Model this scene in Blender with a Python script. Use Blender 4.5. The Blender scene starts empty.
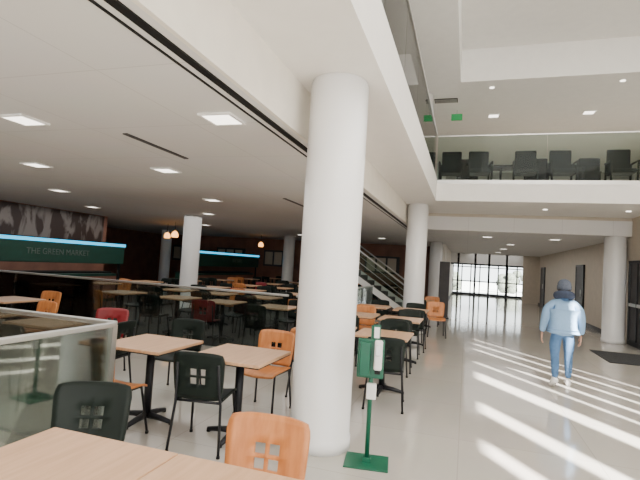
import bpy, bmesh, math, random
from mathutils import Vector, Matrix
random.seed(7)
S = bpy.context.scene
C = S.collection

# ------------------------------------------------------------------ materials
def nodes(m):
    m.use_nodes = True
    nt = m.node_tree
    return nt, nt.nodes, nt.links
def mat(name, col, rough=0.5, metal=0.0, var=0.0, vscale=5.0, bump=0.0, bscale=60.0, emis=None, estr=0.0, spec=0.5, coat=0.0):
    m = bpy.data.materials.new(name)
    nt, N, L = nodes(m)
    b = N['Principled BSDF']
    b.inputs['Base Color'].default_value = (*col, 1)
    b.inputs['Roughness'].default_value = rough
    b.inputs['Metallic'].default_value = metal
    b.inputs['Specular IOR Level'].default_value = spec
    b.inputs['Coat Weight'].default_value = coat
    if emis:
        b.inputs['Emission Color'].default_value = (*emis, 1)
        b.inputs['Emission Strength'].default_value = estr
    tc = N.new('ShaderNodeTexCoord')
    if var > 0:
        n = N.new('ShaderNodeTexNoise'); n.inputs['Scale'].default_value = vscale; n.inputs['Detail'].default_value = 4
        L.new(tc.outputs['Object'], n.inputs['Vector'])
        r = N.new('ShaderNodeValToRGB')
        r.color_ramp.elements[0].position = .3; r.color_ramp.elements[1].position = .7
        r.color_ramp.elements[0].color = (*[max(0, c*(1-var)) for c in col], 1)
        r.color_ramp.elements[1].color = (*[min(1, c*(1+var)) for c in col], 1)
        L.new(n.outputs['Fac'], r.inputs['Fac']); L.new(r.outputs['Color'], b.inputs['Base Color'])
    if bump > 0:
        n = N.new('ShaderNodeTexNoise'); n.inputs['Scale'].default_value = bscale
        L.new(tc.outputs['Object'], n.inputs['Vector'])
        bp = N.new('ShaderNodeBump'); bp.inputs['Strength'].default_value = bump; bp.inputs['Distance'].default_value = .01
        L.new(n.outputs['Fac'], bp.inputs['Height']); L.new(bp.outputs['Normal'], b.inputs['Normal'])
    return m

def tile_mat(name, col, grout, size, mortar, rough, var=.06, spec=.5):
    m = bpy.data.materials.new(name)
    nt, N, L = nodes(m); b = N['Principled BSDF']
    tc = N.new('ShaderNodeTexCoord')
    br = N.new('ShaderNodeTexBrick'); br.offset = 0; br.inputs['Scale'].default_value = 1.0
    br.inputs['Brick Width'].default_value = size; br.inputs['Row Height'].default_value = size
    br.inputs['Mortar Size'].default_value = mortar; br.inputs['Mortar Smooth'].default_value = .1
    br.inputs['Color1'].default_value = (*col, 1)
    br.inputs['Color2'].default_value = (*[c*(1-var) for c in col], 1)
    br.inputs['Mortar'].default_value = (*grout, 1)
    L.new(tc.outputs['Object'], br.inputs['Vector'])
    n = N.new('ShaderNodeTexNoise'); n.inputs['Scale'].default_value = 1.3; n.inputs['Detail'].default_value = 6
    L.new(tc.outputs['Object'], n.inputs['Vector'])
    mx = N.new('ShaderNodeMix'); mx.data_type = 'RGBA'; mx.blend_type = 'MULTIPLY'
    mx.inputs['Factor'].default_value = .08
    L.new(br.outputs['Color'], mx.inputs['A']); L.new(n.outputs['Color'], mx.inputs['B'])
    L.new(mx.outputs['Result'], b.inputs['Base Color'])
    b.inputs['Roughness'].default_value = rough
    b.inputs['Specular IOR Level'].default_value = spec
    return m

def wood_mat(name, c1, c2, rough=.35):
    m = bpy.data.materials.new(name)
    nt, N, L = nodes(m); b = N['Principled BSDF']
    tc = N.new('ShaderNodeTexCoord'); mp = N.new('ShaderNodeMapping')
    mp.inputs['Scale'].default_value = (14, 1.2, 3)
    n = N.new('ShaderNodeTexNoise'); n.inputs['Scale'].default_value = 2.2; n.inputs['Detail'].default_value = 8
    r = N.new('ShaderNodeValToRGB')
    r.color_ramp.elements[0].position = .3; r.color_ramp.elements[1].position = .72
    r.color_ramp.elements[0].color = (*c1, 1); r.color_ramp.elements[1].color = (*c2, 1)
    L.new(tc.outputs['Object'], mp.inputs['Vector']); L.new(mp.outputs['Vector'], n.inputs['Vector'])
    L.new(n.outputs['Fac'], r.inputs['Fac']); L.new(r.outputs['Color'], b.inputs['Base Color'])
    b.inputs['Roughness'].default_value = rough
    return m

def glass_mat(name, tint, refl=.08):
    m = bpy.data.materials.new(name)
    nt, N, L = nodes(m); N.remove(N['Principled BSDF'])
    out = N['Material Output']
    t = N.new('ShaderNodeBsdfTransparent'); t.inputs['Color'].default_value = (*tint, 1)
    g = N.new('ShaderNodeBsdfGlossy'); g.inputs['Roughness'].default_value = .03
    f = N.new('ShaderNodeFresnel'); f.inputs['IOR'].default_value = 1.45
    a = N.new('ShaderNodeMath'); a.operation = 'MULTIPLY'; a.inputs[1].default_value = refl; a.use_clamp = True
    mx = N.new('ShaderNodeMixShader')
    L.new(f.outputs['Fac'], a.inputs[0]); L.new(a.outputs[0], mx.inputs['Fac'])
    L.new(t.outputs[0], mx.inputs[1]); L.new(g.outputs[0], mx.inputs[2]); L.new(mx.outputs[0], out.inputs['Surface'])
    return m

def mural_mat():
    m = bpy.data.materials.new('mural_print')
    nt, N, L = nodes(m); b = N['Principled BSDF']
    tc = N.new('ShaderNodeTexCoord'); mp = N.new('ShaderNodeMapping'); mp.inputs['Scale'].default_value = (1, 1.3, .55)
    v = N.new('ShaderNodeTexNoise'); v.inputs['Scale'].default_value = 2.2; v.inputs['Detail'].default_value = 3; v.inputs['Distortion'].default_value = .6
    r = N.new('ShaderNodeValToRGB')
    r.color_ramp.elements[0].position = .50; r.color_ramp.elements[0].color = (.036, .019, .015, 1)
    r.color_ramp.elements[1].position = .60; r.color_ramp.elements[1].color = (.20, .17, .155, 1)
    L.new(tc.outputs['Object'], mp.inputs['Vector']); L.new(mp.outputs[0], v.inputs['Vector'])
    L.new(v.outputs['Fac'], r.inputs['Fac']); L.new(r.outputs[0], b.inputs['Base Color'])
    return m

M = {}
M['floor'] = tile_mat('polished_floor_tile', (.52, .485, .435), (.42, .39, .35), 1.2, .005, .09)
M['floor_dk'] = mat('dark_floor_layer', (.06, .056, .052), .9, var=.3, vscale=20)
M['ceil'] = tile_mat('ceiling_panels', (.74, .725, .70), (.62, .60, .58), 1.22, .006, .8, .02)
M['white'] = mat('white_paint', (.85, .84, .81), .6, var=.02)
M['cream'] = mat('cream_paint', (.82, .77, .68), .65, var=.03)
M['beam'] = mat('beam_paint', (.83, .80, .75), .6, var=.02)
M['column'] = mat('column_enamel', (.85, .84, .83), .26, var=.02, vscale=2)
M['tan'] = mat('tan_wall', (.52, .45, .36), .7, var=.05)
M['upwall'] = mat('upper_wall', (.36, .35, .32), .7, var=.05)
M['brown'] = mat('red_brown_wall', (.24, .11, .075), .6, var=.2, vscale=2)
M['darkwall'] = mat('dark_wall', (.05, .045, .045), .6, var=.2)
M['black'] = mat('black_plastic', (.012, .012, .012), .6, spec=.2)
M['blackmetal'] = mat('black_metal', (.02, .02, .023), .45, metal=.5)
M['steel'] = mat('brushed_steel', (.62, .62, .60), .35, metal=1)
M['chair_dark'] = mat('dark_green_laminate', (.009, .014, .011), .48, var=.15, spec=.2)
M['chair_orange'] = wood_mat('orange_wood', (.50, .17, .045), (.64, .25, .08), .38)
M['chair_red'] = mat('red_laminate', (.22, .01, .015), .35, var=.1)
M['table'] = wood_mat('tabletop_laminate', (.54, .31, .165), (.65, .40, .24), .34)
M['glass'] = glass_mat('railing_glass', (.84, .90, .87), .8)
M['glass_dk'] = glass_mat('tinted_railing_glass', (.68, .74, .72), 1.0)
M['glass_up'] = glass_mat('gallery_glass', (.84, .91, .88), .25)
M['winglass'] = glass_mat('window_glass', (.96, .98, .97), .6)
M['green'] = mat('dark_green_sign', (.008, .055, .038), .45, var=.1)
M['sgreen'] = mat('stand_green', (.004, .105, .055), .38)
M['led'] = mat('cyan_led', (.05, .5, .7), .5, emis=(.04, .50, .85), estr=2.0)
M['text'] = mat('sign_lettering', (.11, .15, .13), .5)
M['lamp'] = mat('lamp_diffuser', (1, .95, .85), .5, emis=(1, .93, .83), estr=4.0)
M['pend'] = mat('orange_lamp_glow', (1, .5, .2), .5, emis=(1, .42, .10), estr=4)
M['exit'] = mat('exit_sign_green', (.02, .25, .08), .5, emis=(.03, .5, .12), estr=.25)
M['mat'] = mat('entrance_mat_fibre', (.035, .037, .04), .95, var=.3, vscale=30, bump=.6, bscale=200)
M['mural'] = mural_mat()
M['skin'] = mat('skin', (.55, .32, .23), .5, var=.05)
M['jacket'] = mat('light_blue_jacket', (.21, .35, .54), .65, var=.10, bump=.5, bscale=25)
M['jeans'] = mat('blue_denim', (.07, .155, .30), .8, var=.15, vscale=12, bump=.3, bscale=200)
M['shoe'] = mat('white_shoe', (.8, .78, .76), .5)
M['hair'] = mat('dark_hair', (.025, .016, .012), .6, var=.3, vscale=40, bump=.6, bscale=90)
M['beanie'] = mat('grey_knit', (.085, .10, .135), .9, var=.2, vscale=40, bump=.8, bscale=120)
M['scarf'] = mat('navy_hood', (.03, .042, .075), .9, var=.3, vscale=20, bump=.7, bscale=70)
M['eye'] = mat('eye_white', (.8, .8, .8), .2)
M['lip'] = mat('lip', (.45, .15, .13), .5)
M['ground'] = mat('outdoor_paving', (.75, .75, .74), .9, var=.1)
M['hedge'] = mat('hedge_leaves', (.10, .11, .09), .9, var=.5, vscale=9)

# ------------------------------------------------------------------ mesh builder
class MB:
    def __init__(s): s.bm = bmesh.new(); s.mats = []
    def mi(s, m):
        m = M[m]
        if m not in s.mats: s.mats.append(m)
        return s.mats.index(m)
    def _tag(s, faces, m, smooth=False):
        i = s.mi(m)
        for f in faces: f.material_index = i; f.smooth = smooth
    def box(s, x0, x1, y0, y1, z0, z1, m, bev=0):
        r = bmesh.ops.create_cube(s.bm, size=1)
        vs = r['verts']
        for v in vs:
            v.co = Vector(((x0+x1)/2+v.co.x*(x1-x0), (y0+y1)/2+v.co.y*(y1-y0), (z0+z1)/2+v.co.z*(z1-z0)))
        fs = list({f for v in vs for f in v.link_faces})
        s._tag(fs, m)
        if bev:
            es = list({e for v in vs for e in v.link_edges})
            rr = bmesh.ops.bevel(s.bm, geom=es, offset=bev, segments=2, affect='EDGES', profile=.5)
            s._tag(rr['faces'], m)
    def tube(s, pts, r, m, seg=8, cap=True):
        pts = [Vector(p) for p in pts]; rings = []
        rad = r if isinstance(r, (list, tuple)) else [r]*len(pts)
        d0 = (pts[1]-pts[0]).normalized()
        a = d0.cross(Vector((0, 0, 1)))
        if a.length < .05: a = d0.cross(Vector((0, 1, 0)))
        a.normalize()
        for i, p in enumerate(pts):
            if i == 0: d = pts[1]-pts[0]
            elif i == len(pts)-1: d = pts[-1]-pts[-2]
            else: d = (pts[i+1]-pts[i]).normalized()+(pts[i]-pts[i-1]).normalized()
            d.normalize()
            a = (a-d*a.dot(d)).normalized(); b = d.cross(a)
            rings.append([s.bm.verts.new(p+(a*math.cos(t)+b*math.sin(t))*rad[i]) for t in [2*math.pi*k/seg for k in range(seg)]])
        fs = []
        for i in range(len(rings)-1):
            for k in range(seg):
                fs.append(s.bm.faces.new((rings[i][k], rings[i][(k+1) % seg], rings[i+1][(k+1) % seg], rings[i+1][k])))
        s._tag(fs, m, True)
        if cap:
            s._tag([s.bm.faces.new(rings[0][::-1]), s.bm.faces.new(rings[-1])], m)
    def lathe(s, cx, cy, prof, m, seg=32):
        rings = [[s.bm.verts.new((cx+r*math.cos(2*math.pi*k/seg), cy+r*math.sin(2*math.pi*k/seg), z)) for k in range(seg)] for r, z in prof]
        fs = []
        for i in range(len(rings)-1):
            for k in range(seg):
                fs.append(s.bm.faces.new((rings[i][k], rings[i][(k+1) % seg], rings[i+1][(k+1) % seg], rings[i+1][k])))
        s._tag(fs, m, True)
        s._tag([s.bm.faces.new(rings[0][::-1]), s.bm.faces.new(rings[-1])], m)
    def ell(s, c, r, m, u=20, v=14):
        rr = bmesh.ops.create_uvsphere(s.bm, u_segments=u, v_segments=v, radius=1)
        for w in rr['verts']: w.co = Vector((c[0]+w.co.x*r[0], c[1]+w.co.y*r[1], c[2]+w.co.z*r[2]))
        s._tag(list({f for w in rr['verts'] for f in w.link_faces}), m, True)
        return rr['verts']
    def panel(s, fn, us, vs, skip, thick, m):
        i = s.mi(m)
        def grid(off):
            return [[s.bm.verts.new(fn(u, v, off)) for u in us] for v in vs]
        A = grid(-thick/2); B = grid(thick/2)
        nu, nv = len(us)-1, len(vs)-1
        on = lambda a, b: 0 <= a < nu and 0 <= b < nv and (a, b) not in skip
        for a in range(nu):
            for b in range(nv):
                if not on(a, b): continue
                q = [(a, b), (a+1, b), (a+1, b+1), (a, b+1)]
                f = s.bm.faces.new([A[y][x] for x, y in q]); f.material_index = i; f.smooth = True
                f = s.bm.faces.new([B[y][x] for x, y in q[::-1]]); f.material_index = i; f.smooth = True
                for (p, qn, nb) in ((q[0], q[1], (a, b-1)), (q[1], q[2], (a+1, b)), (q[2], q[3], (a, b+1)), (q[3], q[0], (a-1, b))):
                    if not on(*nb):
                        f = s.bm.faces.new([A[p[1]][p[0]], B[p[1]][p[0]], B[qn[1]][qn[0]], A[qn[1]][qn[0]]]); f.material_index = i
    def mesh(s, name):
        bmesh.ops.recalc_face_normals(s.bm, faces=s.bm.faces[:])
        me = bpy.data.meshes.new(name); s.bm.to_mesh(me); s.bm.free()
        for m in s.mats: me.materials.append(m)
        return me
    def obj(s, name, loc=(0, 0, 0), rot=0, parent=None):
        return place(name, s.mesh(name), loc, rot, parent)

def place(name, me, loc=(0, 0, 0), rot=0, parent=None):
    o = bpy.data.objects.new(name, me); C.objects.link(o)
    o.location = loc; o.rotation_euler = (0, 0, rot)
    if parent: o.parent = parent
    return o
def box(name, x0, x1, y0, y1, z0, z1, m, bev=0):
    b = MB(); b.box(x0, x1, y0, y1, z0, z1, m, bev); return b.obj(name)

# ------------------------------------------------------------------ room shell
HL, HS, H2, HC, HT = 2.83, 3.31, 3.85, 6.2, 7.0
HB = 3.73
AX = -.33
box('floor', -18, 6.7, -9, 38, -.2, 0, 'floor')
box('floor_dark_zone', -12.3, -2.68, 7.15, 15.2, 0, .006, 'floor_dk')  # thin dark sheet added over the dining floor beyond the railing
box('ceiling_dining', -18, -1.60, -9, 24, HL, HS, 'ceil')
box('floor_upper', -18, -1.58, -9, 24, HS, H2, 'beam')
box('trim_gallery_beam', -1.58, -.78, -9, 11.4, HS, H2, 'beam')
box('trim_beam_side', -1.60, -1.565, -9, 14, HL, HS, 'cream')
box('trim_bridge', -1.58, 6.5, 11.4, 14, HS, HB, 'beam')
box('floor_bridge', -1.58, 6.5, 14, 22, HL+.4, HB, 'tan')
box('ceiling_corridor', -1.58, 6.5, 14, 38, HL, HL+.4, 'ceil')
box('ceiling_upper_left', -8, AX, -9, 22, HC, HC+.12, 'white')
box('ceiling_upper_bridge', AX, 6.5, 11.4, 22, HC, HC+.12, 'white')
box('trim_atrium_side', AX-.1, AX, -9, 11.4, HC+.12, HT, 'white')
box('trim_atrium_end', AX, 6.5, 11.4, 11.5, HC+.12, HT, 'white')
box('ceiling_atrium', AX, 6.5, -9, 11.4, HT, HT+.1, 'white')
b = MB(); b.box(-1.72, -1.66, -9, 20, HL-.012, HL, 'black'); b.box(-1.80, -1.785, -9, 20, HL-.010, HL, 'black'); b.obj('trim_slot_diffuser')
b = MB(); b.box(-3.43, -3.37, 3.84, 4.94, HL-.01, HL, 'darkwall'); b.obj('ceiling_vent')
b = MB(); b.box(-3.43, -3.37, 8.2, 9.4, HL-.01, HL, 'darkwall'); b.obj('ceiling_vent')
box('wall_left', -12.6, -12.4, -9, 13.5, 0, HL, 'brown')
box('wall_left_return', -18, -12.6, 13.3, 13.5, 0, HL, 'brown')
box('wall_left_far', -18.2, -18, 13.3, 24, 0, HL, 'brown')
box('wall_back', -18, -.95, 24, 24.2, 0, HL, 'brown')
box('wall_corridor_left', -1.1, -.95, 21.5, 36, 0, HL, 'cream')
box('wall_corridor_right', 4.1, 4.3, 14.3, 36, 0, HL, 'tan')
box('wall_corridor_right_top', 4.1, 4.3, 13.0, 14.3, 2.2, HS, 'tan')
box('wall_right_return', 4.1, 6.5, 12.8, 13.0, 0, HS, 'cream')
box('wall_upper_back', -8, 6.5, 22, 22.2, HB, HC, 'upwall')
box('wall_upper_left', -8.2, -8, -9, 22, H2, HC, 'tan')
box('wall_upper_right', 6.5, 6.7, 12.9, 22.2, HS, HC, 'cream')
b = MB()
b.box(-18, -3, -9.2, -9, 0, HL, 'cream'); b.box(-8, 6.7, -9.2, -9, 5, HT, 'cream')
b.box(-18, -3, -9.2, -9, HL, 5, 'cream')
for x in (-3, -1.1, .8, 2.7, 4.6, 6.5): b.box(x-.05, x+.05, -9.15, -9.0, 0, 5, 'blackmetal')
b.box(-3, 6.5, -9.15, -9.0, 2.4, 2.5, 'blackmetal')
b.obj('wall_rear')
slots = [(-4.95, .62), (-3.6, .72), (-1.78, .80), (-.65, .40), (.10, .44), (.88, .40), (1.65, .40), (2.42, .36), (3.2, .30)]
b = MB(); y = -9
for c, w in slots:
    b.box(6.5, 6.7, y, c-w/2, 0, HT, 'cream'); y = c+w/2
    b.box(6.5, 6.7, c-w/2, c+w/2, 6.25, HT, 'cream')
b.box(6.5, 6.7, y, 12.9, 0, HT, 'cream')
b.obj('wall_right')
for i, (c, w) in enumerate(slots):
    b = MB(); b.box(6.57, 6.63, c-w/2, c-w/2+.02, 0, 6.25, 'blackmetal'); b.box(6.57, 6.63, c+w/2-.02, c+w/2, 0, 6.25, 'blackmetal')
    b.box(6.57, 6.63, c-w/2, c+w/2, 0, .05, 'blackmetal'); b.obj('window_%d' % (i+1))
box('baseboard_right', 4.08, 4.1, 14.4, 36, 0, .12, 'darkwall')
box('baseboard_corridor_left', -.95, -.93, 21.5, 36, 0, .12, 'darkwall')
box('wall_mural', -12.39, -12.36, -4, 13.3, 1.5, 2.80, 'mural')
b = MB()
for y in (13.05, 13.62, 14.22): b.box(4.12, 4.2, y, y+.07, 0, 2.19, 'blackmetal')
b.box(4.12, 4.2, 13.05, 14.29, 2.12, 2.19, 'blackmetal'); b.box(4.12, 4.2, 13.05, 14.29, 0, .12, 'blackmetal'); b.box(4.12, 4.2, 13.05, 14.29, 1.0, 1.08, 'steel')
b.box(4.15, 4.16, 13.1, 14.2, .1, 2.15, 'darkwall')
b.obj('door_1')
for i, y in enumerate((19, 27.8)):
    b = MB(); b.box(4.05, 4.099, y, y+1.1, 0, 2.1, 'darkwall'); b.box(4.03, 4.099, y-.07, y, 0, 2.17, 'blackmetal'); b.box(4.03, 4.099, y+1.1, y+1.17, 0, 2.17, 'blackmetal')
    b.box(4.03, 4.099, y-.07, y+1.17, 2.1, 2.17, 'blackmetal'); b.tube([(4.0, y+.12, 1.0), (4.0, y+.12, 1.25)], .012, 'steel'); b.obj('door_%d' % (i+2))
b = MB()
b.box(-1.1, 4.3, 36, 36.15, 2.35, HL-.01, 'darkwall')
x = -.95
for i in range(9):
    b.box(x-.04, x+.04, 36, 36.12, 0, 2.35, 'blackmetal'); x += 5.05/8
b.box(-.95, 4.1, 36, 36.12, 2.03, 2.1, 'blackmetal'); b.box(-.95, 4.1, 36, 36.12, 0, .15, 'blackmetal'); b.box(-.95, 4.1, 36.02, 36.08, .98, 1.06, 'blackmetal')
b.box(-.95, 4.1, 36.05, 36.06, 0, 2.35, 'winglass')
b.obj('window_entrance')
b = MB()
for x in (-.5, .5, 1.3, 2.3): b.box(x-.06, x+.06, 30, 30.1, 0, HL-.01, 'blackmetal')
b.box(-.95, 3.2, 30, 30.1, 2.2, HL-.01, 'white'); b.box(3.2, 4.1, 30, 30.1, 0, HL-.01, 'tan'); b.box(-.95, 3.2, 30.0, 30.1, 2.1, 2.2, 'blackmetal')
b.obj('door_vestibule')
box('ground_outside', -40, 40, 38, 90, -.25, -.05, 'ground')
for i, (x, y, h, w_) in enumerate(((-1.2, 44, 1.5, .9), (3.6, 46, 1.7, .8), (6, 50, 2.4, 2.0))):
    b = MB(); random.seed(i)
    for k in range(14): b.ell((random.uniform(-w_, w_)*.7, random.uniform(-.5, .5), random.uniform(.3, 1)*h-.2), (.45, .4, .4), 'hedge', 10, 7)
    b.tube([(0, 0, -.05), (0, 0, h*.6)], .08, 'darkwall'); b.obj('garden_bush', (x, y, 0))
random.seed(7)

# ------------------------------------------------------------------ columns
def column(x, y, z0, z1, r=.265):
    b = MB()
    b.lathe(x, y, [(r+.012, z0), (r+.012, z0+.10), (r, z0+.105), (r, z0+.9), (r, (z0+z1)/2), (r, z1-.03), (r-.012, z1-.025), (r-.012, z1)], 'column', 40)
    b.obj('column')
column(-1.27, -4.2, 0, HS); column(-1.20, 4.08, 0, HS, .270); column(-1.27, 12.2, 0, HS); column(-1.27, 20.3, 0, HL)
column(-1.27, 3.93, H2, HC); column(-1.27, 12.2, HB, HC); column(-1.27, 20.3, HB, HC)
for y in (-4.2, 12.2, 20.3): column(-8.0, y, 0, HL)
column(-14.8, 20.3, 0, HL)
column(3.80, 14.3, 0, HL)

# ------------------------------------------------------------------ furniture
def chair_mesh(colr):
    b = MB()
    W = .215
    us = [-W, -.18, -.12, -.066, -.010, .010, .066, .12, .18, W]
    vs = [0, .03, .07, .115, .17, .188, .243, .30, .35, .38]
    def back(u, v, o):
        t = (v/.38-.5)*2
        w = (1-.10*abs(t)**6)*(1.0+.05*t)
        uu = u*w
        zz = .455+v - (.018*(abs(u)/W)**4 if v > .33 else 0)
        return Vector((uu, -.225-.05*(v/.38)+.45*uu*uu+o, zz))
    skip = {(3, 3), (5, 3), (3, 5), (5, 5)}
    b.panel(back, us, vs, skip, .014, colr)
    us2 = [-.21, -.19, -.12, -.04, .04, .12, .19, .21]; vs2 = [-.20, -.17, -.1, 0, .1, .17, .205, .22]
    def seat(u, v, o):
        w = 1-.08*(max(0, v)/.22)**4
        return Vector((u*w, v, .452-.015*(1-(u/.21)**2)-.03*max(0, (v-.12)/.1)**2+o))
    b.panel(seat, us2, vs2, set(), .016, colr)
    R = .0115
    for s in (-1, 1):
        b.tube([(s*.22, -.25, .012), (s*.195, -.205, .40), (s*.185, -.225, .50), (s*.175, -.262, .74)], R, 'blackmetal')
        b.tube([(s*.215, .235, .012), (s*.185, .15, .43), (s*.185, -.2, .425)], R, 'blackmetal')
        b.tube([(s*.22, -.25, 0), (s*.22, -.25, .02)], .016, 'black'); b.tube([(s*.215, .235, 0), (s*.215, .235, .02)], .016, 'black')
    b.tube([(-.185, .14, .425), (.185, .14, .425)], R, 'blackmetal'); b.tube([(-.19, -.2, .42), (.19, -.2, .42)], R, 'blackmetal')
    return b.mesh('dining_chair_mesh')
CH = {c: chair_mesh('chair_'+c) for c in ('dark', 'orange', 'red')}
def chair(x, y, rot, c='dark'):
    return place('dining_chair', CH[c], (x, y, 0.006 if (x < -2.7 and y > 7.2 and y < 15.1) else 0), math.radians(rot))
def table_mesh(w, d):
    b = MB()
    b.box(-w/2, w/2, -d/2, d/2, .722, .75, 'table', .005)
    b.box(-w/2+.004, w/2-.004, -d/2+.004, d/2-.004, .714, .723, 'black')
    b.tube([(0, 0, .03), (0, 0, .71)], .038, 'blackmetal', 16)
    b.box(-.16, .16, -.16, .16, .70, .714, 'blackmetal')
    for a in range(4):
        c, s_ = math.cos(a*math.pi/2), math.sin(a*math.pi/2)
        b.tube([(0, 0, .055), (c*.15, s_*.15, .045), (c*.29, s_*.29, .022)], [.036, .028, .02], 'blackmetal', 8)
        b.tube([(c*.28, s_*.28, 0), (c*.28, s_*.28, .03)], .02, 'black', 8)
    return b.mesh('dining_table_mesh')
T = table_mesh(.70, .74)
def table(x, y): return place('dining_table', T, (x, y, 0.006 if (x < -2.7 and y > 7.2 and y < 15.1) else 0))

table(-1.52, 1.44); table(-.815, 1.44)
chair(-.90, 1.96, 184, 'orange'); chair(-1.97, 2.03, 203, 'dark')
table(-2.90, 3.88); table(-1.94, 3.90)
chair(-2.10, 3.62, 10, 'dark'); chair(-2.02, 4.66, 178, 'orange')
chair(-2.90, 3.38, -2, 'orange'); chair(-3.22, 4.78, 186, 'dark')
chair(-4.5, 5.0, 200, 'red'); chair(-5.8, 5.0, 170, 'orange')
table(-4.6, 4.3); chair(-4.4, 3.7, 15, 'dark'); table(-5.7, 4.3); chair(-5.5, 3.65, -10, 'dark'); chair(-3.9, 4.35, 95, 'dark')
table(-1.0, 6.15); chair(-.86, 5.55, 6, 'dark'); chair(-1.0, 6.85, 180, 'dark')
table(-1.8, 6.15); chair(-1.75, 5.5, -5, 'orange')
table(-1.05, 8.2); chair(-1.0, 7.6, 4, 'dark'); chair(-1.0, 8.85, 183, 'dark')
table(-1.85, 8.3); chair(-1.85, 7.65, 0, 'dark'); chair(-1.9, 8.95, 180, 'orange')
table(-1.1, 10.2); chair(-.95, 9.6, 0, 'dark'); chair(-1.1, 10.85, 180, 'dark')
table(-1.95, 10.3); chair(-1.95, 9.7, 0, 'orange'); chair(-1.95, 10.95, 180, 'dark')
chair(-.66, 11.9, 190, 'orange'); table(-1.2, 13.6); chair(-1.2, 13.0, 0, 'dark'); chair(-.95, 14.2, 180, 'orange')
cols = ['dark', 'dark', 'dark', 'orange', 'dark', 'dark', 'red', 'dark', 'dark', 'dark', 'orange']
k = 0
for yy in (5.6, 8.2, 10.0, 11.9, 14.0, 16.2, 18.6, 21.2):
    for xx in (-3.3, -4.5, -5.7, -6.9, -9.2):
        if yy == 5.6 and xx > -6.5: continue
        if yy in (16.2, 14.0) and xx > -5.4: continue
        jx = random.uniform(-.1, .1)
        table(xx+jx, yy)
        chair(xx+jx+random.uniform(-.08, .08), yy-.60, random.uniform(-14, 14), cols[k % 11]); k += 1
        chair(xx+jx+random.uniform(-.08, .08), yy+.60, 180+random.uniform(-14, 14), cols[(k+2) % 11]); k += 1

# ------------------------------------------------------------------ glass railings
def railing(p0, p1, z=0, h=1.07, post=1.5, g='glass', posts=True):
    b = MB(); p0 = Vector(p0); p1 = Vector(p1); d = p1-p0; L = d.length; n = max(1, round(L/post))
    b.box(0, L, -.03, .03, 0, .09, 'steel')
    for i in range(n):
        a, c = L*i/n+.006, L*(i+1)/n-.006
        b.box(a, c, -.006, .006, .09, h-.02, g)
        if posts: b.box(a-.012, a+.012, -.02, .02, .0, h-.02, 'steel')
    if posts: b.box(L-.03, L, -.02, .02, 0, h-.02, 'steel')
    b.box(0, L, -.025, .025, h-.025, h+.01, 'steel', .006)
    b.obj('glass_railing', (p0.x, p0.y, z), math.atan2(d.y, d.x))
railing((-2.52, -.5), (-2.52, 2.9)); railing((-2.55, 2.95), (-6.5, 2.95))
railing((-10.2, 7.1), (-2.75, 7.1), g='glass_dk', posts=False); railing((-2.6, 7.1), (-2.6, 13.5), g='glass_dk', posts=False)
railing((-.84, -8.9), (-.84, 11.4), H2, posts=False, g='glass_dk'); railing((-.80, 11.46), (6.5, 11.46), HB, h=1.17, posts=False, post=2.4, g='glass_up')

# ------------------------------------------------------------------ upper level lounge chairs
def armchair_mesh():
    b = MB()
    b.box(-.25, .25, -.25, .27, .40, .50, 'black', .03)
    b.box(-.25, .25, .24, .31, .46, 1.06, 'black', .03)
    for s in (-1, 1):
        b.tube([(s*.26, -.22, 0), (s*.28, -.22, .68), (s*.28, .26, .70)], .025, 'black')
        b.tube([(s*.26, .28, 0), (s*.26, .26, .70)], .025, 'black')
    return b.mesh('lounge_chair_mesh')
AM = armchair_mesh()
for x, r in ((-.5, 0), (.2, 5), (1.28, -4), (2.1, 2), (3.35, 0), (4.1, -3), (-.1, 180), (1.7, 176), (2.9, 184)):
    yy = 12.30 if r < 100 else 13.7
    place('lounge_chair', AM, (x, yy, HB), math.radians(r))
def small_table(x, y, z):
    b = MB(); b.box(-.3, .3, -.3, .3, .7, .73, 'black', .005); b.tube([(0, 0, 0), (0, 0, .7)], .03, 'blackmetal'); b.lathe(0, 0, [(.22, 0), (.22, .02), (.05, .04)], 'blackmetal')
    b.obj('cafe_table', (x, y, z))
small_table(.75, 13.0, HB); small_table(2.7, 13.0, HB)

# ------------------------------------------------------------------ ceiling lights
lm = MB(); lm.box(-.13, .13, -.13, .13, -.012, -.004, 'lamp')
for a in ((-.155, -.13, -.155, .155), (.13, .155, -.155, .155), (-.13, .13, -.155, -.13), (-.13, .13, .13, .155)): lm.box(*a, -.018, 0, 'white')
lm = lm.mesh('recessed_light_mesh')
for x, y in ((-2.08, 3.5), (-4.12, 3.3), (-4.18, 5.6), (-6.16, 5.2), (-2.1, 7.6), (-8.3, 7.6), (-5.2, 8.6), (-3.6, 11), (-7.0, 11.4), (-10.2, 10.5), (-2.1, 1.2), (-4.1, 1.2), (-5, 15), (-9.6, 15.5), (-3.4, 19), (-7, 19)):
    place('recessed_light', lm, (x, y, HL-.002))
for x, y in ((.6, 16), (2.6, 16), (1.6, 19.5), (1.6, 23), (1.6, 27)): place('recessed_light', lm, (x, y, HL-.002))
for x in (.55, 3.0):
    place('recessed_light', lm, (x, 14.0, HC-.002))
b = MB(); b.lathe(0, 0, [(.055, -.01), (.055, 0)], 'lamp', 16); dl = b.mesh('downlight_mesh')
for x in (.4, 3.2): place('downlight', dl, (x, 11.85, HC-.002))
for x in (1.8, 3.6): place('downlight', dl, (x, 12.6, HS-.002))
b = MB(); b.box(-.3, .3, -.15, .15, -.015, 0, 'blackmetal')
for i in range(6): b.box(-.28, .28, -.12+i*.045, -.105+i*.045, -.02, -.015, 'steel')
b.obj('ceiling_vent', (-.72, 12.6, HC))
b = MB(); b.box(-.15, .15, -.025, .025, -.30, -.12, 'exit', .005); b.tube([(0, 0, -.12), (0, 0, 0)], .01, 'steel'); b.obj('exit_sign', (-.45, 13.4, HC))
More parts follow.
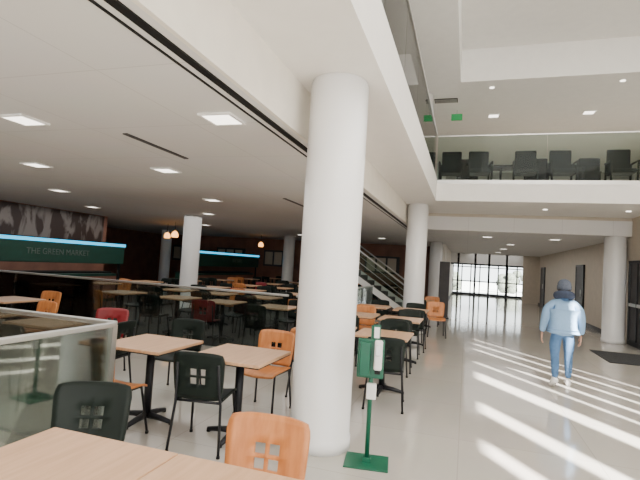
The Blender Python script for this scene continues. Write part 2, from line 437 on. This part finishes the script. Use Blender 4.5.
for (x, y) in ((-10.3, 14.6), (-11.5, 15.8), (-9.6, 20.6)):
    b = MB(); b.tube([(0, 0, 0), (0, 0, -.35)], .008, 'black'); b.lathe(0, 0, [(.11, -.58), (.13, -.5), (.10, -.40), (.03, -.34)], 'pend', 20); b.obj('pendant_lamp', (x, y, HL))

# ------------------------------------------------------------------ counters with signs
def text(s, size, parent, loc, rot):
    c = bpy.data.curves.new('lettering', 'FONT'); c.body = s; c.size = size; c.extrude = .006; c.align_x = 'CENTER'
    c.materials.append(M['text'])
    o = bpy.data.objects.new('lettering', c); C.objects.link(o); o.parent = parent; o.location = loc; o.rotation_euler = rot
def counter(y0, y1, txt):
    e = bpy.data.objects.new('food_counter_sign', None); C.objects.link(e); e.location = (-10.7, (y0+y1)/2, 0)
    L = (y1-y0)/2
    b = MB()
    b.box(-.1, .1, -L, L, 1.20, 1.75, 'green', .02); b.box(-.12, .12, -L-.02, L+.02, 1.75, 1.84, 'led', .01); b.box(-.16, .16, -L-.04, L+.04, 1.84, 1.86, 'black')  # black cap added on top to block the LED glow from the ceiling
    for yy in (-L+.1, L-.1): b.box(-.03, .03, yy-.03, yy+.03, 0, 1.2, 'blackmetal')
    b.obj('signboard', parent=e)
    text(txt, .22, e, (.11, .6, 1.42), (math.pi/2, 0, math.pi/2))
    c = MB(); c.box(-.35, .35, -L, L, 0, .88, 'green', .01); c.box(-.40, .10, -L-.05, L+.05, .88, .93, 'black', .01)
    c.box(.352, .36, -L, L, .1, .8, 'brown')
    c.obj('food_counter', (-11.2, (y0+y1)/2, 0))
counter(6.2, 12.4, 'THE GREEN MARKET'); counter(16.6, 22.6, 'THE GRILL')
for x in (-16, -13, -10, -7.2, -4.2):
    b = MB(); b.box(x-.9, x+.9, 23.85, 23.99, 1.3, 2.2, 'darkwall', .01)
    for j in range(3): b.box(x-.8+j*.55, x-.35+j*.55, 23.84, 23.86, 1.4, 2.1, 'tan')
    b.obj('menu_board')

# ------------------------------------------------------------------ staircase
b = MB(); n = 14; x0, zr, tr = -1.95, .185, .27
for i in range(n):
    x = x0-i*tr; z = (i+1)*zr
    b.box(x-tr-.03, x, 15.8, 17.4, z-.045, z, 'darkwall'); b.box(x-.02, x, 15.8, 17.4, z-zr, z-.04, 'darkwall')
for yy in (15.74, 17.4):
    def slab(pts, w, m):
        A = [b.bm.verts.new((x, yy+.03-w/2, z)) for x, z in pts]; B_ = [b.bm.verts.new((x, yy+.03+w/2, z)) for x, z in pts]
        fs = [b.bm.faces.new(A), b.bm.faces.new(B_[::-1])]+[b.bm.faces.new((A[j], A[(j+1) % 4], B_[(j+1) % 4], B_[j])) for j in range(4)]
        b._tag(fs, m)
    slab([(x0+.1, 0), (x0-n*tr, n*zr-.25), (x0-n*tr, n*zr+.0), (x0+.1, .22)], .06, 'white')
    q = n-5.2
    slab([(x0, .26), (x0-q*tr, q*zr+.22), (x0-q*tr, q*zr+1.0), (x0, 1.02)], .012, 'glass')
    b.tube([(x0, yy+.03, 1.05), (x0-q*tr, yy+.03, q*zr+1.03)], .025, 'steel')
    b.tube([(x0, yy+.03, .65), (x0-q*tr, yy+.03, q*zr+.63)], .012, 'steel')
b.obj('staircase')

b = MB(); b.box(-.17, .17, -.05, .05, .05, 1.95, 'darkwall', .01); b.box(-.2, .2, -.18, .18, 0, .05, 'blackmetal', .01); b.box(-.14, .14, -.056, -.05, .9, 1.8, 'darkwall'); b.obj('information_totem', (-.72, 16.6, 0), .1)
b = MB(); b.box(2.8, 4.5, 10.7, 12.3, 0, .012, 'mat', .004); b.obj('entrance_mat')

# ------------------------------------------------------------------ hand sanitizer stand
b = MB()
b.box(-.18, .18, -.15, .15, 0, .014, 'sgreen', .004)
b.tube([(0, 0, .01), (0, 0, 1.13)], .019, 'sgreen', 12)
b.box(-.035, .035, -.035, .035, .012, .05, 'sgreen', .004)
b.box(-.12, .10, -.045, -.02, .70, 1.02, 'sgreen', .008)
b.box(-.10, -.01, -.10, -.045, .72, 1.0, 'sgreen', .01)
b.box(.02, .085, -.12, -.045, .78, 1.02, 'shoe', .015)
b.box(.03, .075, -.126, -.118, .90, .99, 'steel', .004)
b.box(.03, .075, -.11, -.06, .75, .782, 'black', .004)
b.box(.0, .06, -.03, -.019, 1.0, 1.14, 'sgreen', .004)
b.box(.008, .052, -.034, -.028, 1.03, 1.12, 'shoe')
b.box(-.03, .05, -.06, -.02, .53, .66, 'shoe', .008)
b.obj('hand_sanitizer_stand', (-.72, 3.88, 0), math.radians(8))

# ------------------------------------------------------------------ person
P = bpy.data.objects.new('walking_person', None); C.objects.link(P)
P.location = (1.42, 7.85, 0); P.rotation_euler = (0, 0, math.radians(2))
def skin(name, verts, edges, rad, m, root=0, sub=2, parent=P, loc=(0, 0, 0), rot=(0, 0, 0)):
    me = bpy.data.meshes.new(name); me.from_pydata(verts, edges, [])
    o = bpy.data.objects.new(name, me); C.objects.link(o); o.parent = parent; o.location = loc; o.rotation_euler = rot
    md = o.modifiers.new('Skin', 'SKIN'); md.use_smooth_shade = True; md.branch_smoothing = .6
    lay = me.skin_vertices[0].data
    for i, r in enumerate(rad):
        lay[i].radius = r if isinstance(r, tuple) else (r, r); lay[i].use_root = (i == root)
    s = o.modifiers.new('Subsurf', 'SUBSURF'); s.levels = sub; s.render_levels = sub
    me.materials.append(M[m]); return o
bv = [(0, 0, .86), (0, 0, .98), (0, .01, 1.15), (0, 0, 1.30), (0, .0, 1.38),
      (.088, 0, .80), (.108, .06, .63), (.115, .10, .46), (.125, .12, .30), (.130, .13, .10),
      (-.088, 0, .80), (-.10, -.01, .63), (-.10, -.04, .46), (-.11, -.13, .32), (-.12, -.20, .14)]
be = [(0, 1), (1, 2), (2, 3), (3, 4), (0, 5), (5, 6), (6, 7), (7, 8), (8, 9), (0, 10), (10, 11), (11, 12), (12, 13), (13, 14)]
br = [(.13, .11), (.12, .10), (.13, .10), (.08, .07), (.05, .05), .105, .088, .063, .060, .043, .105, .088, .063, .060, .043]
skin('body', bv, be, br, 'jeans')
jv = [(0, 0, .98), (0, -.005, .86), (0, 0, .75), (0, 0, 1.10), (0, -.01, 1.22), (0, -.01, 1.32),
      (.14, -.01, 1.265), (.205, -.02, 1.17), (.240, -.03, 1.02), (.258, .01, .90), (.268, .05, .79),
      (-.14, -.01, 1.265), (-.205, -.01, 1.17), (-.240, -.01, 1.02), (-.255, .04, .90), (-.262, .09, .79)]
je = [(0, 1), (1, 2), (0, 3), (3, 4), (4, 5), (4, 6), (6, 7), (7, 8), (8, 9), (9, 10), (4, 11), (11, 12), (12, 13), (13, 14), (14, 15)]
jr = [(.205, .155), (.21, .16), (.20, .155), (.20, .155), (.17, .125), (.09, .085), .084, .082, .072, .060, .044, .084, .082, .072, .060, .044]
skin('jacket', jv, je, jr, 'jacket')
hv = []; he = []; hr = []
for i in range(10):
    a = 2*math.pi*i/10; hv.append((.10*math.cos(a), .09*math.sin(a)-.03, 1.365-.02*math.sin(a))); he.append((i, (i+1) % 10)); hr.append(.064)
skin('hood', hv, he, hr, 'scarf')
H = bpy.data.objects.new('head', None); C.objects.link(H); H.parent = P; H.location = (.01, .02, 1.475); H.rotation_euler = (math.radians(-6), 0, math.radians(-8))
b = MB()
vv = b.ell((0, 0, 0), (.074, .092, .112), 'skin', 24, 18)
for v in vv:
    if v.co.z < -.02: f = 1-.35*((-.02-v.co.z)/.09); v.co.x *= f; v.co.y = v.co.y*.92+.008
b.tube([(0, -.005, -.14), (0, .0, -.05)], [.048, .046], 'skin', 14)
b.ell((0, .095, -.018), (.012, .02, .018), 'skin', 10, 8); b.ell((0, .088, .0), (.008, .012, .026), 'skin', 10, 8)
for s in (-1, 1):
    b.ell((s*.03, .078, .008), (.013, .010, .009), 'eye', 10, 8); b.ell((s*.03, .086, .008), (.005, .004, .005), 'black', 8, 6)
    b.ell((s*.03, .086, .028), (.018, .006, .004), 'hair', 8, 6)
    b.ell((s*.076, .015, -.005), (.008, .02, .03), 'skin', 10, 8)
b.ell((0, .080, -.055), (.023, .010, .008), 'lip', 10, 8)
b.obj('face', parent=H)
b = MB()
vv = b.ell((0, -.025, -.02), (.092, .082, .115), 'hair', 24, 18)
vv = b.ell((0, -.045, -.085), (.085, .062, .07), 'hair', 20, 12)
b.obj('hair', parent=H)
b = MB()
b.lathe(0, 0, [(.098, -.03), (.106, -.024), (.107, .03), (.101, .038), (.099, .07), (.084, .102), (.055, .126), (.02, .137), (.004, .139)], 'beanie', 28)
o = b.obj('beanie', parent=H); o.scale = (.95, 1.06, 1); o.rotation_euler = (math.radians(14), 0, 0); 
def hand(s, loc, rot):
    e = bpy.data.objects.new('hand', None); C.objects.link(e); e.parent = P; e.location = loc; e.rotation_euler = rot
    v = [(0, 0, .03), (0, 0, -.01), (0, .002, -.05), (0, .004, -.085)]; r = [(.020, .024), (.016, .028), (.014, .036), (.012, .034)]
    skin('palm', v, [(0, 1), (1, 2), (2, 3)], r, 'skin', parent=e)
    for yy, L in ((.030, .062), (.011, .072), (-.009, .066), (-.028, .052)):
        x = -s*.004
        skin('finger', [(0, yy*.9, -.075), (x, yy, -.088-L*.35), (x-s*.010, yy, -.088-L*.7), (x-s*.022, yy*.95, -.088-L)], [(0, 1), (1, 2), (2, 3)], [.009, .0088, .008, .0065], 'skin', parent=e, sub=1)
    skin('thumb', [(0, .018, -.02), (-s*.004, .042, -.042), (-s*.010, .052, -.068), (-s*.014, .050, -.090)], [(0, 1), (1, 2), (2, 3)], [.013, .011, .010, .008], 'skin', parent=e, sub=1)
hand(1, (.268, .06, .755), (math.radians(12), 0, 0)); hand(-1, (-.262, .10, .755), (math.radians(16), 0, 0))
def shoe(loc, rx, rz):
    b = MB(); prof = [(-.085, .018, .05, 0), (-.075, .036, .085, 0), (-.04, .040, .11, 0), (.0, .041, .10, 0), (.05, .045, .07, 0), (.10, .047, .055, 0), (.14, .038, .045, .004), (.165, .016, .03, .010)]
    rings = []
    for y, w, h, z0 in prof:
        ring = []
        for k_ in range(14):
            a = 2*math.pi*k_/14; ca, sa = math.cos(a), math.sin(a)
            ring.append(b.bm.verts.new((w*(abs(ca)**.7)*(1 if ca >= 0 else -1), y, z0+(h-z0)*(.5+.5*(abs(sa)**.8)*(1 if sa >= 0 else -1)))))
        rings.append(ring)
    fs = []
    for i in range(len(rings)-1):
        for k_ in range(14): fs.append(b.bm.faces.new((rings[i][k_], rings[i][(k_+1) % 14], rings[i+1][(k_+1) % 14], rings[i+1][k_])))
    b._tag(fs, 'shoe', True); b._tag([b.bm.faces.new(rings[0][::-1]), b.bm.faces.new(rings[-1])], 'shoe', True)
    o = b.obj('shoe', parent=P); o.location = loc; o.rotation_euler = (rx, 0, rz)
shoe((.132, .15, 0), 0, math.radians(-8)); shoe((-.12, -.18, .065), math.radians(-28), math.radians(6))

# ------------------------------------------------------------------ light
w = bpy.data.worlds.new('World'); S.world = w; w.use_nodes = True
bg = w.node_tree.nodes['Background']; bg.inputs[0].default_value = (.95, .975, 1, 1); bg.inputs[1].default_value = 5.5
sd = bpy.data.lights.new('sun', 'SUN'); sd.energy = 80; sd.angle = math.radians(.55); sd.color = (1, .96, .89)
so = bpy.data.objects.new('sun', sd); C.objects.link(so)
el = math.radians(28); dirv = Vector((-.55*math.cos(el), .835*math.cos(el), -math.sin(el)))
so.rotation_euler = dirv.to_track_quat('-Z', 'Y').to_euler()
def area(x, y, z, sx, sy, p, col=(1, .97, .93)):  # invisible fill lamps added below the ceilings to lift the ambient light
    l = bpy.data.lights.new('fill_area_light', 'AREA'); l.shape = 'RECTANGLE'; l.size = sx; l.size_y = sy; l.energy = p; l.color = col
    o = bpy.data.objects.new('fill_area_light', l); C.objects.link(o); o.location = (x, y, z)
area(3, 3, HT-.05, 5, 12, 520)
area(1.6, 20, HL-.05, 3, 9, 80); area(1.6, 30, HL-.05, 3, 6, 50)
area(-4.5, 4, HL-.05, 4, 6, 100); area(-5.5, 12, HL-.05, 6, 8, 120); area(2.5, 15, HC-.05, 5, 4, 190)
area(-10.5, 10, HL-.05, 3, 8, 90)

# ------------------------------------------------------------------ camera
cd = bpy.data.cameras.new('camera'); cam = bpy.data.objects.new('camera', cd); C.objects.link(cam); S.camera = cam
cd.lens = 26; cd.sensor_width = 36; cd.clip_end = 300
th, ph, ro = math.radians(17.75), math.radians(2.9), .062
F = Vector((-math.sin(th)*math.cos(ph), math.cos(th)*math.cos(ph), math.sin(ph)))
R0 = F.cross(Vector((0, 0, 1))).normalized(); U0 = R0.cross(F)
R = R0*math.cos(ro)+U0*math.sin(ro); U = U0*math.cos(ro)-R0*math.sin(ro)
m = Matrix((R, U, -F)).transposed().to_4x4(); m.translation = Vector((0, 0, 1.62)); cam.matrix_world = m
